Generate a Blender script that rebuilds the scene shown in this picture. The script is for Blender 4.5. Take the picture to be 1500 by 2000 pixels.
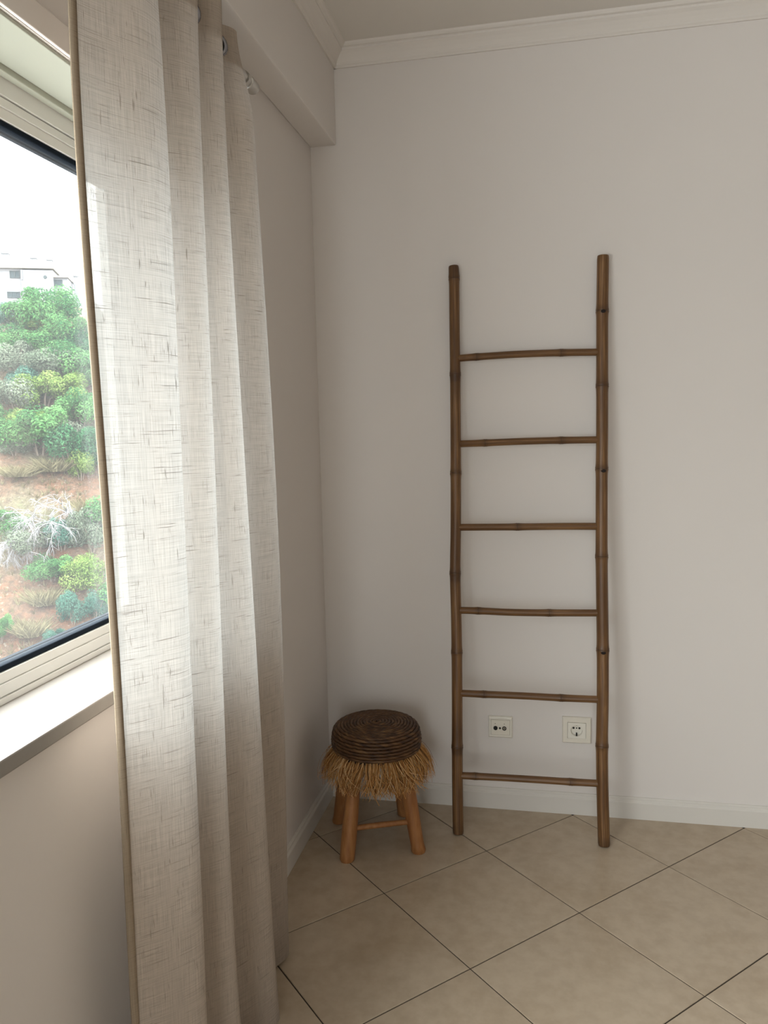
import bpy, bmesh, math, random
from mathutils import Vector, Matrix
for _o in list(bpy.data.objects):
    bpy.data.objects.remove(_o)
S = bpy.context.scene
COL = S.collection
PI = math.pi

# ---------------------------------------------------------------- camera
cam = bpy.data.cameras.new('camera')
cam_ob = bpy.data.objects.new('camera', cam)
COL.objects.link(cam_ob)
cam.sensor_fit = 'VERTICAL'
cam.sensor_height = 36.0
cam.sensor_width = 27.0
cam.lens = 27.559
cam.clip_start = 0.02
cam.clip_end = 500
YAW, PIT, ROL = -0.204058, -0.110857, -0.0226520
_f = Vector((math.sin(YAW)*math.cos(PIT), math.cos(YAW)*math.cos(PIT), math.sin(PIT)))
_r0 = Vector((math.cos(YAW), -math.sin(YAW), 0))
_u0 = _r0.cross(_f)
_r = math.cos(ROL)*_r0 + math.sin(ROL)*_u0
_u = -math.sin(ROL)*_r0 + math.cos(ROL)*_u0
M = Matrix.Identity(4)
for i in range(3):
    M[i][0], M[i][1], M[i][2] = _r[i], _u[i], -_f[i]
M.translation = Vector((0.79553, -2.73018, 1.38800))
cam_ob.matrix_world = M
S.camera = cam_ob

# ---------------------------------------------------------------- sky, light, exposure
world = bpy.data.worlds.new('overcast_sky')
S.world = world
world.use_nodes = True
# overcast sky: white cloud, three times as bright overhead as at the horizon, dim ground below
_t = world.node_tree
_bg = _t.nodes['Background']
_bg.inputs[0].default_value = (0.96, 0.985, 1.0, 1)
_tc = _t.nodes.new('ShaderNodeTexCoord')
_sx = _t.nodes.new('ShaderNodeSeparateXYZ')
_mr = _t.nodes.new('ShaderNodeMapRange')
_mr.inputs['From Min'].default_value, _mr.inputs['From Max'].default_value = 0.0, 1.0
SKY = 3.7
_mr.inputs['To Min'].default_value, _mr.inputs['To Max'].default_value = SKY, SKY*3
_t.links.new(_tc.outputs['Generated'], _sx.inputs[0])
_t.links.new(_sx.outputs['Z'], _mr.inputs['Value'])
_t.links.new(_mr.outputs[0], _bg.inputs[1])
S.view_settings.view_transform = 'Standard'
S.view_settings.look = 'None'
S.view_settings.gamma = 1.0
S.view_settings.use_curve_mapping = False
S.view_settings.exposure = 1.22


def portal(name, loc, rot, sx, sy):
    """marks a window opening so the sky light is sampled through it; emits nothing itself"""
    l = bpy.data.lights.new(name, 'AREA')
    l.shape = 'RECTANGLE'
    l.size, l.size_y = sx, sy
    l.cycles.is_portal = True
    o = bpy.data.objects.new(name, l)
    o.location, o.rotation_euler = loc, rot
    COL.objects.link(o)


# ---------------------------------------------------------------- helpers
def tag(o, label=None, cat=None, group=None, kind=None):
    if label: o['label'] = label
    if cat: o['category'] = cat
    if group: o['group'] = group
    if kind: o['kind'] = kind
    return o


def empty(name, loc=(0, 0, 0), rz=0, parent=None):
    o = bpy.data.objects.new(name, None)
    o.empty_display_size = 0.1
    o.location = loc
    o.rotation_euler = (0, 0, rz)
    if parent: o.parent = parent
    COL.objects.link(o)
    return o


def obj(name, bm, mat, parent=None, smooth=False, loc=(0, 0, 0), autos=None):
    me = bpy.data.meshes.new(name)
    bmesh.ops.recalc_face_normals(bm, faces=bm.faces)
    bm.to_mesh(me)
    bm.free()
    if smooth:
        me.polygons.foreach_set('use_smooth', [True]*len(me.polygons))
        if autos is not None:
            me.set_sharp_from_angle(angle=autos)
    me.materials.append(mat)
    o = bpy.data.objects.new(name, me)
    o.location = loc
    if parent: o.parent = parent
    COL.objects.link(o)
    return o


def raw(name, verts, faces, mat, parent=None, smooth=False, uvs=None, attr=None, loc=(0, 0, 0)):
    me = bpy.data.meshes.new(name)
    me.from_pydata(verts, [], faces)
    if uvs:
        uv = me.uv_layers.new(name='uv')
        li = [0]*len(me.loops)
        me.loops.foreach_get('vertex_index', li)
        flat = []
        for v in li: flat += uvs[v]
        uv.data.foreach_set('uv', flat)
    if attr:
        for an, vals in attr.items():
            a = me.attributes.new(an, 'FLOAT', 'POINT')
            a.data.foreach_set('value', vals)
    if smooth:
        me.polygons.foreach_set('use_smooth', [True]*len(me.polygons))
    me.materials.append(mat)
    me.update()
    o = bpy.data.objects.new(name, me)
    o.location = loc
    if parent: o.parent = parent
    COL.objects.link(o)
    return o


def box(bm, lo, hi, bev=0.0, seg=1):
    r = bmesh.ops.create_cube(bm, size=1.0)
    vs = r['verts']
    for v in vs:
        v.co = Vector([lo[k] + (v.co[k] + .5)*(hi[k] - lo[k]) for k in range(3)])
    if bev > 0:
        es = list({e for v in vs for e in v.link_edges})
        bmesh.ops.bevel(bm, geom=es, offset=bev, segments=seg, affect='EDGES', profile=.5)


def prism(bm, prof, axis, a, b):
    """extrude a closed 2-D profile along an axis: axis 0 -> (y,z), axis 1 -> (x,z)"""
    def P(p, t):
        return (t, p[0], p[1]) if axis == 0 else (p[0], t, p[1])
    A = [bm.verts.new(P(p, a)) for p in prof]
    B = [bm.verts.new(P(p, b)) for p in prof]
    n = len(prof)
    for i in range(n):
        bm.faces.new((A[i], A[(i+1) % n], B[(i+1) % n], B[i]))
    bm.faces.new(A)
    bm.faces.new(B[::-1])


def frame_of(t):
    t = t.normalized()
    a = Vector((0, 0, 1)) if abs(t.z) < .9 else Vector((1, 0, 0))
    n = t.cross(a).normalized()
    return n, t.cross(n)


def tube_into(bm, pts, radii, sides=10, caps=True):
    pts = [Vector(p) for p in pts]
    rings = []
    n0 = None
    for i, p in enumerate(pts):
        t = (pts[min(i+1, len(pts)-1)] - pts[max(i-1, 0)])
        if n0 is None:
            n, b = frame_of(t)
        else:
            t = t.normalized()
            n = (n0 - t*n0.dot(t)).normalized()
            b = t.cross(n)
        n0 = n
        r = radii[i] if isinstance(radii, (list, tuple)) else radii
        rings.append([bm.verts.new(p + r*(math.cos(2*PI*k/sides)*n + math.sin(2*PI*k/sides)*b)) for k in range(sides)])
    for i in range(len(rings)-1):
        for k in range(sides):
            bm.faces.new((rings[i][k], rings[i][(k+1) % sides], rings[i+1][(k+1) % sides], rings[i+1][k]))
    if caps:
        bm.faces.new(rings[0][::-1])
        bm.faces.new(rings[-1])
    return rings


def lathe_into(bm, prof, sides=32, origin=(0, 0, 0), axis=2):
    """prof: list of (r, h)"""
    o = Vector(origin)
    def P(r, h, a):
        c, s = r*math.cos(a), r*math.sin(a)
        v = {2: (c, s, h), 1: (c, h, s), 0: (h, c, s)}[axis]
        return o + Vector(v)
    rings = []
    for r, h in prof:
        if r < 1e-6:
            rings.append([bm.verts.new(P(0, h, 0))])
        else:
            rings.append([bm.verts.new(P(r, h, 2*PI*k/sides)) for k in range(sides)])
    for A, B in zip(rings, rings[1:]):
        for k in range(sides):
            k2 = (k+1) % sides
            if len(A) == 1 and len(B) == 1: continue
            if len(A) == 1: bm.faces.new((A[0], B[k2], B[k]))
            elif len(B) == 1: bm.faces.new((A[k], A[k2], B[0]))
            else: bm.faces.new((A[k], A[k2], B[k2], B[k]))
    return rings


def srgb(r, g, b):
    f = lambda c: (c/255/12.92) if c/255 <= .04045 else ((c/255+.055)/1.055)**2.4
    return (f(r), f(g), f(b), 1)


class Mat:
    def __init__(self, name):
        self.m = bpy.data.materials.new(name)
        self.m.use_nodes = True
        self.t = self.m.node_tree
        self.t.nodes.clear()
        self.out = self.n('ShaderNodeOutputMaterial')

    def n(self, typ, **kw):
        nd = self.t.nodes.new(typ)
        for k, v in kw.items():
            if k.startswith('i_'):
                key = k[2:]
                key = int(key) if key.isdigit() else key.replace('_', ' ')
                nd.inputs[key].default_value = v
            else:
                setattr(nd, k, v)
        return nd

    def l(self, a, b):
        self.t.links.new(a, b)

    def mapping(self, src, scale):
        tc = self.n('ShaderNodeTexCoord')
        mp = self.n('ShaderNodeMapping')
        mp.inputs['Scale'].default_value = scale
        self.l(tc.outputs[src], mp.inputs['Vector'])
        return mp.outputs[0]

    def noise(self, vec, scale, detail=3, rough=.5):
        nd = self.n('ShaderNodeTexNoise')
        nd.inputs['Scale'].default_value = scale
        nd.inputs['Detail'].default_value = detail
        nd.inputs['Roughness'].default_value = rough
        self.l(vec, nd.inputs['Vector'])
        return nd.outputs['Fac']

    def ramp(self, fac, stops):
        nd = self.n('ShaderNodeValToRGB')
        cr = nd.color_ramp
        while len(cr.elements) < len(stops): cr.elements.new(.5)
        for e, (p, c) in zip(cr.elements, stops):
            e.position = p
            e.color = c if isinstance(c, (tuple, list)) else (c, c, c, 1)
        self.l(fac, nd.inputs[0])
        return nd.outputs[0]

    def mix(self, fac, a, b, blend='MIX'):
        nd = self.n('ShaderNodeMix', data_type='RGBA', blend_type=blend)
        for i, v in ((0, fac), (6, a), (7, b)):
            if hasattr(v, 'is_output'): self.l(v, nd.inputs[i])
            else: nd.inputs[i].default_value = v
        return nd.outputs[2]

    def math(self, op, a, b=0.0, c=0.0):
        nd = self.n('ShaderNodeMath', operation=op)
        for i, v in enumerate((a, b, c)):
            if hasattr(v, 'is_output'): self.l(v, nd.inputs[i])
            else: nd.inputs[i].default_value = v
        return nd.outputs[0]

    def bump(self, h, strength, dist=.001):
        nd = self.n('ShaderNodeBump')
        nd.inputs['Strength'].default_value = strength
        nd.inputs['Distance'].default_value = dist
        self.l(h, nd.inputs['Height'])
        return nd.outputs[0]

    def pbr(self, col, rough=.5, metal=0, normal=None, spec=.5):
        p = self.n('ShaderNodeBsdfPrincipled')
        for k, v in (('Base Color', col), ('Roughness', rough), ('Metallic', metal), ('Specular IOR Level', spec)):
            if hasattr(v, 'is_output'): self.l(v, p.inputs[k])
            else: p.inputs[k].default_value = v
        if normal is not None: self.l(normal, p.inputs['Normal'])
        self.l(p.outputs[0], self.out.inputs[0])
        return self.m


def plain(name, col, rough=.5, metal=0, spec=.5):
    return Mat(name).pbr(col, rough, metal, None, spec)


# ---------------------------------------------------------------- materials
def m_paint(name, col, bump=.06):
    m = Mat(name)
    v = m.mapping('Object', (1, 1, 1))
    c = m.mix(m.ramp(m.noise(v, 1.3, 2), [(.3, 0.0), (.7, 1.0)]), col, tuple(x*.97 for x in col[:3]) + (1,))
    return m.pbr(c, .7, 0, m.bump(m.noise(v, 380, 2), bump, .0006), .25)

WALL = m_paint('white_wall_paint', (.745, .70, .67, 1))
CEIL = m_paint('ceiling_paint', (.72, .68, .635, 1))
TRIM = m_paint('trim_paint', (.69, .655, .61, 1), .02)
CROWN = m_paint('crown_paint', (.735, .69, .65, 1), .02)


def m_tile():
    m = Mat('beige_porcelain')
    v = m.mapping('Object', (1, 1, 1))
    info = m.n('ShaderNodeObjectInfo')
    add = m.n('ShaderNodeVectorMath', operation='ADD')
    cmb = m.n('ShaderNodeCombineXYZ')
    m.l(m.math('MULTIPLY', info.outputs['Random'], 37.0), cmb.inputs[0])
    m.l(m.math('MULTIPLY', info.outputs['Random'], 91.0), cmb.inputs[1])
    m.l(v, add.inputs[0]); m.l(cmb.outputs[0], add.inputs[1])
    vv = add.outputs[0]
    a = m.noise(vv, 5.5, 5, .6)
    b = m.noise(vv, 22, 4, .65)
    c = m.ramp(a, [(.3, (.44, .345, .245, 1)), (.55, (.49, .395, .292, 1)), (.75, (.505, .41, .305, 1))])
    c = m.mix(.55, c, m.ramp(b, [(.38, .90), (.60, 1.0)]), 'MULTIPLY')
    tone = m.math('ADD', m.math('MULTIPLY', info.outputs['Random'], .06), .96)
    c = m.mix(1.0, c, tone, 'MULTIPLY')
    return m.pbr(c, .24, 0, None, .45)
TILE = m_tile()
GROUT = plain('brown_grout', (.035, .024, .016, 1), .9)


def m_stone():
    m = Mat('cream_marble')
    v = m.mapping('Object', (1, 1, 1))
    n = m.noise(v, 6, 6, .65)
    c = m.ramp(n, [(.3, (.255, .232, .21, 1)), (.6, (.295, .275, .252, 1))])
    return m.pbr(c, .3)
SILL = m_stone()
ALU = plain('white_aluminium', (.60, .605, .585, 1), .35)
GASKET = plain('black_rubber', (.006, .010, .016, 1), .85, 0, .08)
SHUTTER = plain('shutter_box_plastic', (.36, .37, .31, 1), .4)
CHROME = plain('dark_chrome', (.22, .21, .22, 1), .16, 1)
STEEL = plain('brushed_steel', (.55, .53, .50, 1), .35, 1)
PLASTIC = plain('cream_plastic', (.76, .71, .62, 1), .35)
PLASTIC2 = plain('ivory_plastic', (.80, .76, .68, 1), .35)
HOLE = plain('dark_socket_hole', (.01, .009, .008, 1), .7)
BRASS = plain('socket_contact', (.35, .31, .24, 1), .35, .8)


def m_glass():
    m = Mat('haze_veil_glass')
    tr = m.n('ShaderNodeBsdfTransparent')
    tr.inputs[0].default_value = (.97, .99, .985, 1)
    gl = m.n('ShaderNodeBsdfGlossy')
    gl.inputs['Roughness'].default_value = .02
    veil = m.n('ShaderNodeBsdfTranslucent')  # whitish veil put into the pane imitates bright haze over the hillside
    veil.inputs[0].default_value = (.9, .95, 1, 1)
    v = m.mapping('Object', (1, 1, 1))
    fac = m.ramp(m.noise(v, 1.6, 4), [(.3, .008), (.75, .020)])
    m1 = m.n('ShaderNodeMixShader'); m2 = m.n('ShaderNodeMixShader')
    m.l(fac, m1.inputs[0]); m.l(tr.outputs[0], m1.inputs[1]); m.l(veil.outputs[0], m1.inputs[2])
    m2.inputs[0].default_value = .04
    m.l(m1.outputs[0], m2.inputs[1]); m.l(gl.outputs[0], m2.inputs[2])
    m.l(m2.outputs[0], m.out.inputs[0])
    return m.m
GLASS = m_glass()


def m_linen(name, open_lo, open_hi, front, back):
    """loosely woven slub linen: front colour, transmitted colour and gaps between the threads"""
    m = Mat(name)
    def uvn(scale, s, d=2, r=.5):
        return m.noise(m.mapping('UV', scale), s, d, r)
    warp = uvn((900, 14, 1), 1.0, 2)          # fine vertical threads
    weft = uvn((14, 900, 1), 1.0, 2)          # fine horizontal threads
    slub_v = uvn((330, 20, 1), 1.0, 3, .6)     # thicker vertical yarns
    slub_h = uvn((16, 400, 1), 1.0, 3, .6)     # thicker horizontal yarns
    cloud = uvn((7, 5, 1), 1.0, 3)
    fine = m.math('MULTIPLY', m.math('ADD', warp, weft), .5)
    sv = m.ramp(slub_v, [(.615, 0.0), (.69, 1.0)])
    sh = m.ramp(slub_h, [(.60, 0.0), (.68, 1.0)])
    slub = m.math('MAXIMUM', sv, sh)
    shade = m.ramp(fine, [(.35, .80), (.65, 1.12)])
    cf = m.mix(1.0, front, shade, 'MULTIPLY')
    cf = m.mix(m.math('MULTIPLY', slub, .45), cf, tuple(x*.55 for x in front[:3]) + (1,))
    cb = m.mix(1.0, back, shade, 'MULTIPLY')
    cb = m.mix(m.math('MULTIPLY', slub, .9), cb, tuple(x*.25 for x in back[:3]) + (1,))
    nrm = m.bump(m.math('ADD', fine, m.math('MULTIPLY', slub, .6)), .35, .0006)
    d = m.n('ShaderNodeBsdfDiffuse'); t = m.n('ShaderNodeBsdfTranslucent'); tr = m.n('ShaderNodeBsdfTransparent')
    m.l(cf, d.inputs[0]); m.l(nrm, d.inputs['Normal']); m.l(cb, t.inputs[0])
    a = m.n('ShaderNodeMixShader'); b = m.n('ShaderNodeMixShader')
    a.inputs[0].default_value = .5
    m.l(d.outputs[0], a.inputs[1]); m.l(t.outputs[0], a.inputs[2])
    gap = m.math('MULTIPLY', m.ramp(m.math('ADD', m.math('MULTIPLY', fine, .6), m.math('MULTIPLY', cloud, .4)), [(.38, open_hi), (.60, open_lo)]), m.math('SUBTRACT', 1.0, m.math('MULTIPLY', slub, .8)))
    m.l(gap, b.inputs[0])
    m.l(a.outputs[0], b.inputs[1]); m.l(tr.outputs[0], b.inputs[2])
    m.l(b.outputs[0], m.out.inputs[0])
    return m.m
LINEN = m_linen('natural_linen', .016, .068, (.76, .635, .525, 1), (.275, .28, .275, 1))
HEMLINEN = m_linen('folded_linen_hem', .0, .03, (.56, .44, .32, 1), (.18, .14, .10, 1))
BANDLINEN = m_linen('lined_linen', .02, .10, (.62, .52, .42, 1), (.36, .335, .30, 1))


def m_bamboo():
    m = Mat('stained_bamboo')
    v = m.mapping('UV', (26, 3, 1))
    grain = m.noise(v, 1.0, 5, .65)
    blot = m.noise(m.mapping('UV', (3, 4.5, 1)), 1.0, 3)
    c = m.ramp(grain, [(.32, (.060, .026, .010, 1)), (.50, (.165, .080, .029, 1)), (.70, (.32, .18, .080, 1))])
    c = m.mix(m.ramp(blot, [(.42, 0.0), (.62, .65)]), c, (.095, .043, .016, 1))
    at = m.n('ShaderNodeAttribute', attribute_name='node')
    c = m.mix(m.math('MULTIPLY', at.outputs['Fac'], .75), c, (.03, .013, .007, 1))
    return m.pbr(c, .42, 0, m.bump(grain, .25, .0008), .4)
BAMBOO = m_bamboo()
KNOT = plain('bamboo_knot_hole', (.012, .006, .004, 1), .8)


def m_rope():
    m = Mat('twisted_seagrass')
    v = m.mapping('UV', (1, 1, 1))
    n = m.noise(m.mapping('UV', (22, 9, 1)), 1.0, 3)
    c = m.ramp(n, [(.34, (.036, .015, .006, 1)), (.52, (.088, .039, .014, 1)), (.70, (.20, .105, .042, 1))])
    return m.pbr(c, .55, 0, None, .4)
ROPE = m_rope()
CORE = plain('seat_core', (.025, .013, .007, 1), .9)


def m_raffia():
    m = Mat('raffia_straw')
    at = m.n('ShaderNodeAttribute', attribute_name='tone')
    c = m.ramp(at.outputs['Fac'], [(0, (.27, .10, .030, 1)), (.45, (.66, .34, .12, 1)), (1, (.95, .68, .38, 1))])
    d = m.n('ShaderNodeBsdfDiffuse'); t = m.n('ShaderNodeBsdfTranslucent')
    m.l(c, d.inputs[0]); m.l(c, t.inputs[0])
    a = m.n('ShaderNodeMixShader'); a.inputs[0].default_value = .2
    m.l(d.outputs[0], a.inputs[1]); m.l(t.outputs[0], a.inputs[2]); m.l(a.outputs[0], m.out.inputs[0])
    return m.m
RAFFIA = m_raffia()


def m_wood():
    m = Mat('pale_turned_wood')
    g = m.noise(m.mapping('Object', (55, 55, 5)), 1.0, 4, .6)
    k = m.noise(m.mapping('Object', (12, 12, 7)), 1.0, 2)
    c = m.ramp(g, [(.3, (.25, .095, .026, 1)), (.7, (.42, .195, .070, 1))])
    c = m.mix(m.ramp(k, [(.55, 0.0), (.75, .6)]), c, (.25, .085, .028, 1))
    return m.pbr(c, .5, 0, m.bump(g, .15, .0006), .4)
WOOD = m_wood()


def m_hill():
    m = Mat('dry_red_earth')
    v = m.mapping('Object', (1, 1, 1))
    a = m.noise(v, .22, 5, .65)
    b = m.noise(v, 2.6, 5, .75)
    c = m.ramp(a, [(.36, (0.098, 0.046, 0.026, 1)), (.47, (0.105, 0.062, 0.040, 1)), (.56, (0.100, 0.082, 0.053, 1)), (.66, (0.072, 0.076, 0.042, 1))])
    c = m.mix(m.ramp(b, [(.38, .9), (.62, 0.0)]), c, (0.045, 0.034, 0.024, 1))
    c = m.mix(m.ramp(m.noise(v, 5, 3), [(.6, 0.0), (.70, .6)]), c, (0.150, 0.128, 0.098, 1))
    return m.pbr(c, .95, 0, m.bump(b, 1.0, .35), .1)
HILL = m_hill()


def m_leaf(name, dark, light):
    m = Mat(name)
    at = m.n('ShaderNodeAttribute', attribute_name='tone')
    c = m.ramp(at.outputs['Fac'], [(0, dark), (1, light)])
    d = m.n('ShaderNodeBsdfDiffuse'); t = m.n('ShaderNodeBsdfTranslucent')
    m.l(c, d.inputs[0]); m.l(c, t.inputs[0])
    a = m.n('ShaderNodeMixShader'); a.inputs[0].default_value = .35
    m.l(d.outputs[0], a.inputs[1]); m.l(t.outputs[0], a.inputs[2]); m.l(a.outputs[0], m.out.inputs[0])
    return m.m
LEAF = {'g': m_leaf('fresh_green_leaves', (0.014, 0.056, 0.020, 1), (0.066, 0.146, 0.048, 1)),
        'd': m_leaf('deep_green_leaves', (0.009, 0.042, 0.020, 1), (0.042, 0.108, 0.046, 1)),
        'b': m_leaf('blue_green_leaves', (0.018, 0.060, 0.044, 1), (0.062, 0.130, 0.094, 1)),
        'y': m_leaf('yellow_green_leaves', (0.050, 0.092, 0.020, 1), (0.139, 0.185, 0.053, 1)),
        's': m_leaf('grey_sage_leaves', (0.053, 0.069, 0.046, 1), (0.119, 0.139, 0.102, 1)),
        't': m_leaf('dry_straw_grass', (0.068, 0.056, 0.030, 1), (0.150, 0.132, 0.078, 1))}
BARK = plain('dark_bark', (.10, .075, .055, 1), .9)
DEADWOOD = plain('bleached_dead_wood', (.115, .11, .112, 1), .8)
RENDERW = plain('white_render', (.118, .116, .121, 1), .8)
CREAM = plain('cream_cornice', (.14, .125, .10, 1), .8)
SHADEGREY = plain('grey_render', (.095, .098, .103, 1), .8)
WINGLASS = plain('far_window_glass', (.012, .022, .026, 1), .6, 0, .2)
WINFRAME = plain('far_window_frame', (.022, .03, .032, 1), .7, 0, .2)

# ================================================================ ROOM SHELL
X1, Y0, ZC = 5.6, -6.3, 2.653          # right wall, front wall, ceiling
TH = 0.22
WY0, WY1, WZ0, WZ1 = -5.0, -1.02, 0.918, 2.02   # window opening in the left wall

bm = bmesh.new()
box(bm, (-TH, Y0, 0), (0, WY0, ZC)); box(bm, (-TH, WY1, 0), (0, 0, ZC))
box(bm, (-TH, WY0, 0), (0, WY1, WZ0 - .027)); box(bm, (-TH, WY0, WZ1), (0, WY1, ZC))
tag(obj('wall_left', bm, WALL), 'white painted wall on the left holding the window', kind='structure')
bm = bmesh.new(); box(bm, (-TH, 0, 0), (X1 + TH, TH, ZC))
tag(obj('wall_back', bm, WALL), 'plain white back wall behind the bamboo ladder', kind='structure')
bm = bmesh.new(); box(bm, (X1, Y0, 0), (X1 + TH, 0, ZC))
tag(obj('wall_right', bm, WALL), 'white wall on the right, outside the view', kind='structure')
# the wall behind the viewer gets an unseen glazed door, added for fill light
DX0, DX1, DZ1 = 0.35, 1.35, 2.15
bm = bmesh.new()
box(bm, (-TH, Y0 - TH, 0), (DX0, Y0, ZC)); box(bm, (DX1, Y0 - TH, 0), (X1 + TH, Y0, ZC)); box(bm, (DX0, Y0 - TH, DZ1), (DX1, Y0, ZC))
tag(obj('wall_front', bm, WALL), 'white wall behind the viewer', kind='structure')
bm = bmesh.new(); box(bm, (-TH, Y0 - TH, ZC), (X1 + TH, TH, ZC + .15))
tag(obj('ceiling', bm, CEIL), 'plain white ceiling', kind='structure')

# floor: grout bed and individual diagonal tiles
floor = empty('floor', (0, 0, 0))
tag(floor, 'beige porcelain tile floor laid diagonally with thin dark joints', kind='structure')
bm = bmesh.new(); box(bm, (-TH, Y0 - TH, -.12), (X1 + TH, TH, -.0022))
obj('grout_bed', bm, GROUT, floor)
TS, JT = 0.40, 0.0016
T0 = Vector((0.32522, -0.58181))


def clip(poly, lo, hi):
    for ax, val, sgn in ((0, lo[0], 1), (0, hi[0], -1), (1, lo[1], 1), (1, hi[1], -1)):
        out = []
        for i in range(len(poly)):
            a, b = poly[i], poly[(i+1) % len(poly)]
            da, db = sgn*(a[ax]-val), sgn*(b[ax]-val)
            if da >= 0: out.append(a)
            if (da >= 0) != (db >= 0):
                t = da/(da-db)
                out.append(a + t*(b-a))
        poly = out
        if len(poly) < 3: return []
    return poly


da = Vector((1, -1))/math.sqrt(2); db = Vector((1, 1))/math.sqrt(2)
for i in range(-24, 26):
    for j in range(-24, 26):
        c0 = T0 + TS*(i*da + j*db)
        h = TS/2 - JT
        mid = c0 + TS/2*(da + db)
        top = [mid + p*da + q*db for p, q in ((-h, -h), (h, -h), (h, h), (-h, h))]
        h2 = h - .0014
        inn = [mid + p*da + q*db for p, q in ((-h2, -h2), (h2, -h2), (h2, h2), (-h2, h2))]
        P0 = clip(top, (0.0, Y0), (X1, 0.0))
        P1 = clip(inn, (0.0015, Y0 + .0015), (X1 - .0015, -.0015))
        if len(P0) < 3 or len(P1) < 3: continue
        area = abs(sum(P1[k].x*P1[k-1].y - P1[k-1].x*P1[k].y for k in range(len(P1))))/2
        if area < .0006: continue
        ctr = sum(P1, Vector((0, 0)))/len(P1)
        bm = bmesh.new()
        A = [bm.verts.new((p.x-ctr.x, p.y-ctr.y, -.004)) for p in P0]
        B = [bm.verts.new((p.x-ctr.x, p.y-ctr.y, -.0011)) for p in P0]
        Ct = [bm.verts.new((p.x-ctr.x, p.y-ctr.y, 0)) for p in P1]
        n = len(A)
        for k in range(n): bm.faces.new((A[k], A[(k+1) % n], B[(k+1) % n], B[k]))
        if len(Ct) == n:
            for k in range(n): bm.faces.new((B[k], B[(k+1) % n], Ct[(k+1) % n], Ct[k]))
            bm.faces.new(Ct)
        else:
            bm.faces.new(B)
            bmesh.ops.delete(bm, geom=Ct, context='VERTS')
        obj('tile', bm, TILE, floor, loc=(ctr.x, ctr.y, 0))

# baseboards: tall flat face, small round step and a slim upper lip
BB = [(0, 0), (.013, 0), (.013, .058), (.0115, .061), (.0085, .0635), (.0072, .067), (.0072, .0715), (.0045, .0755), (0, .0765)]
bm = bmesh.new(); prism(bm, [(-a, b) for a, b in BB], 0, 0.0, X1)
tag(obj('baseboard_back', bm, TRIM), 'white moulded baseboard along the back wall', kind='structure')
bm = bmesh.new(); prism(bm, BB, 1, Y0, 0.0)
tag(obj('baseboard_left', bm, TRIM), 'white moulded baseboard along the window wall', kind='structure')
bm = bmesh.new(); prism(bm, [(X1 - a, b) for a, b in BB], 1, Y0, 0)
tag(obj('baseboard_right', bm, TRIM), 'white baseboard along the right wall, outside the view', kind='structure')

# beam over the window wall
BX, BZ = 0.092, 2.345
bm = bmesh.new(); box(bm, (0, Y0, BZ), (BX, 0, ZC), .004, 2)
tag(obj('trim_1', bm, WALL), 'white boxed beam running above the window wall', kind='structure')
# crown moulding
CR = [(0, 0), (0, -.061), (.006, -.061), (.0075, -.056), (.011, -.053), (.0125, -.047), (.020, -.036), (.029, -.026), (.038, -.019), (.0385, -.012), (.046, -.010), (.050, -.006), (.053, 0)]
bm = bmesh.new(); prism(bm, [(-a, ZC + b) for a, b in CR], 0, BX, X1)
tag(obj('trim_2', bm, CROWN), 'white crown moulding along the top of the back wall', kind='structure')
bm = bmesh.new(); prism(bm, [(BX + a, ZC + b) for a, b in CR], 1, Y0, 0)
tag(obj('trim_3', bm, CROWN), 'white crown moulding along the beam', kind='structure')
# lintel band above the window
bm = bmesh.new(); box(bm, (0, WY0 - .1, WZ1 + .001), (.007, -1.05, 2.068), .002, 2)
tag(obj('trim_4', bm, WALL), 'narrow white band along the lintel above the window', kind='structure')

# ---------------------------------------------------------------- window
win = empty('window_1', (-.13, (WY0 + WY1)/2, WZ0))
tag(win, 'white aluminium sliding window with black glazing gasket', kind='structure')
wo = Vector(win.location)


def wbox(name, boxes, mat, bev=.0015):
    b = bmesh.new()
    for lo, hi in boxes:
        box(b, Vector(lo) - wo, Vector(hi) - wo, bev, 2)
    return obj(name, b, mat, win)

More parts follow.
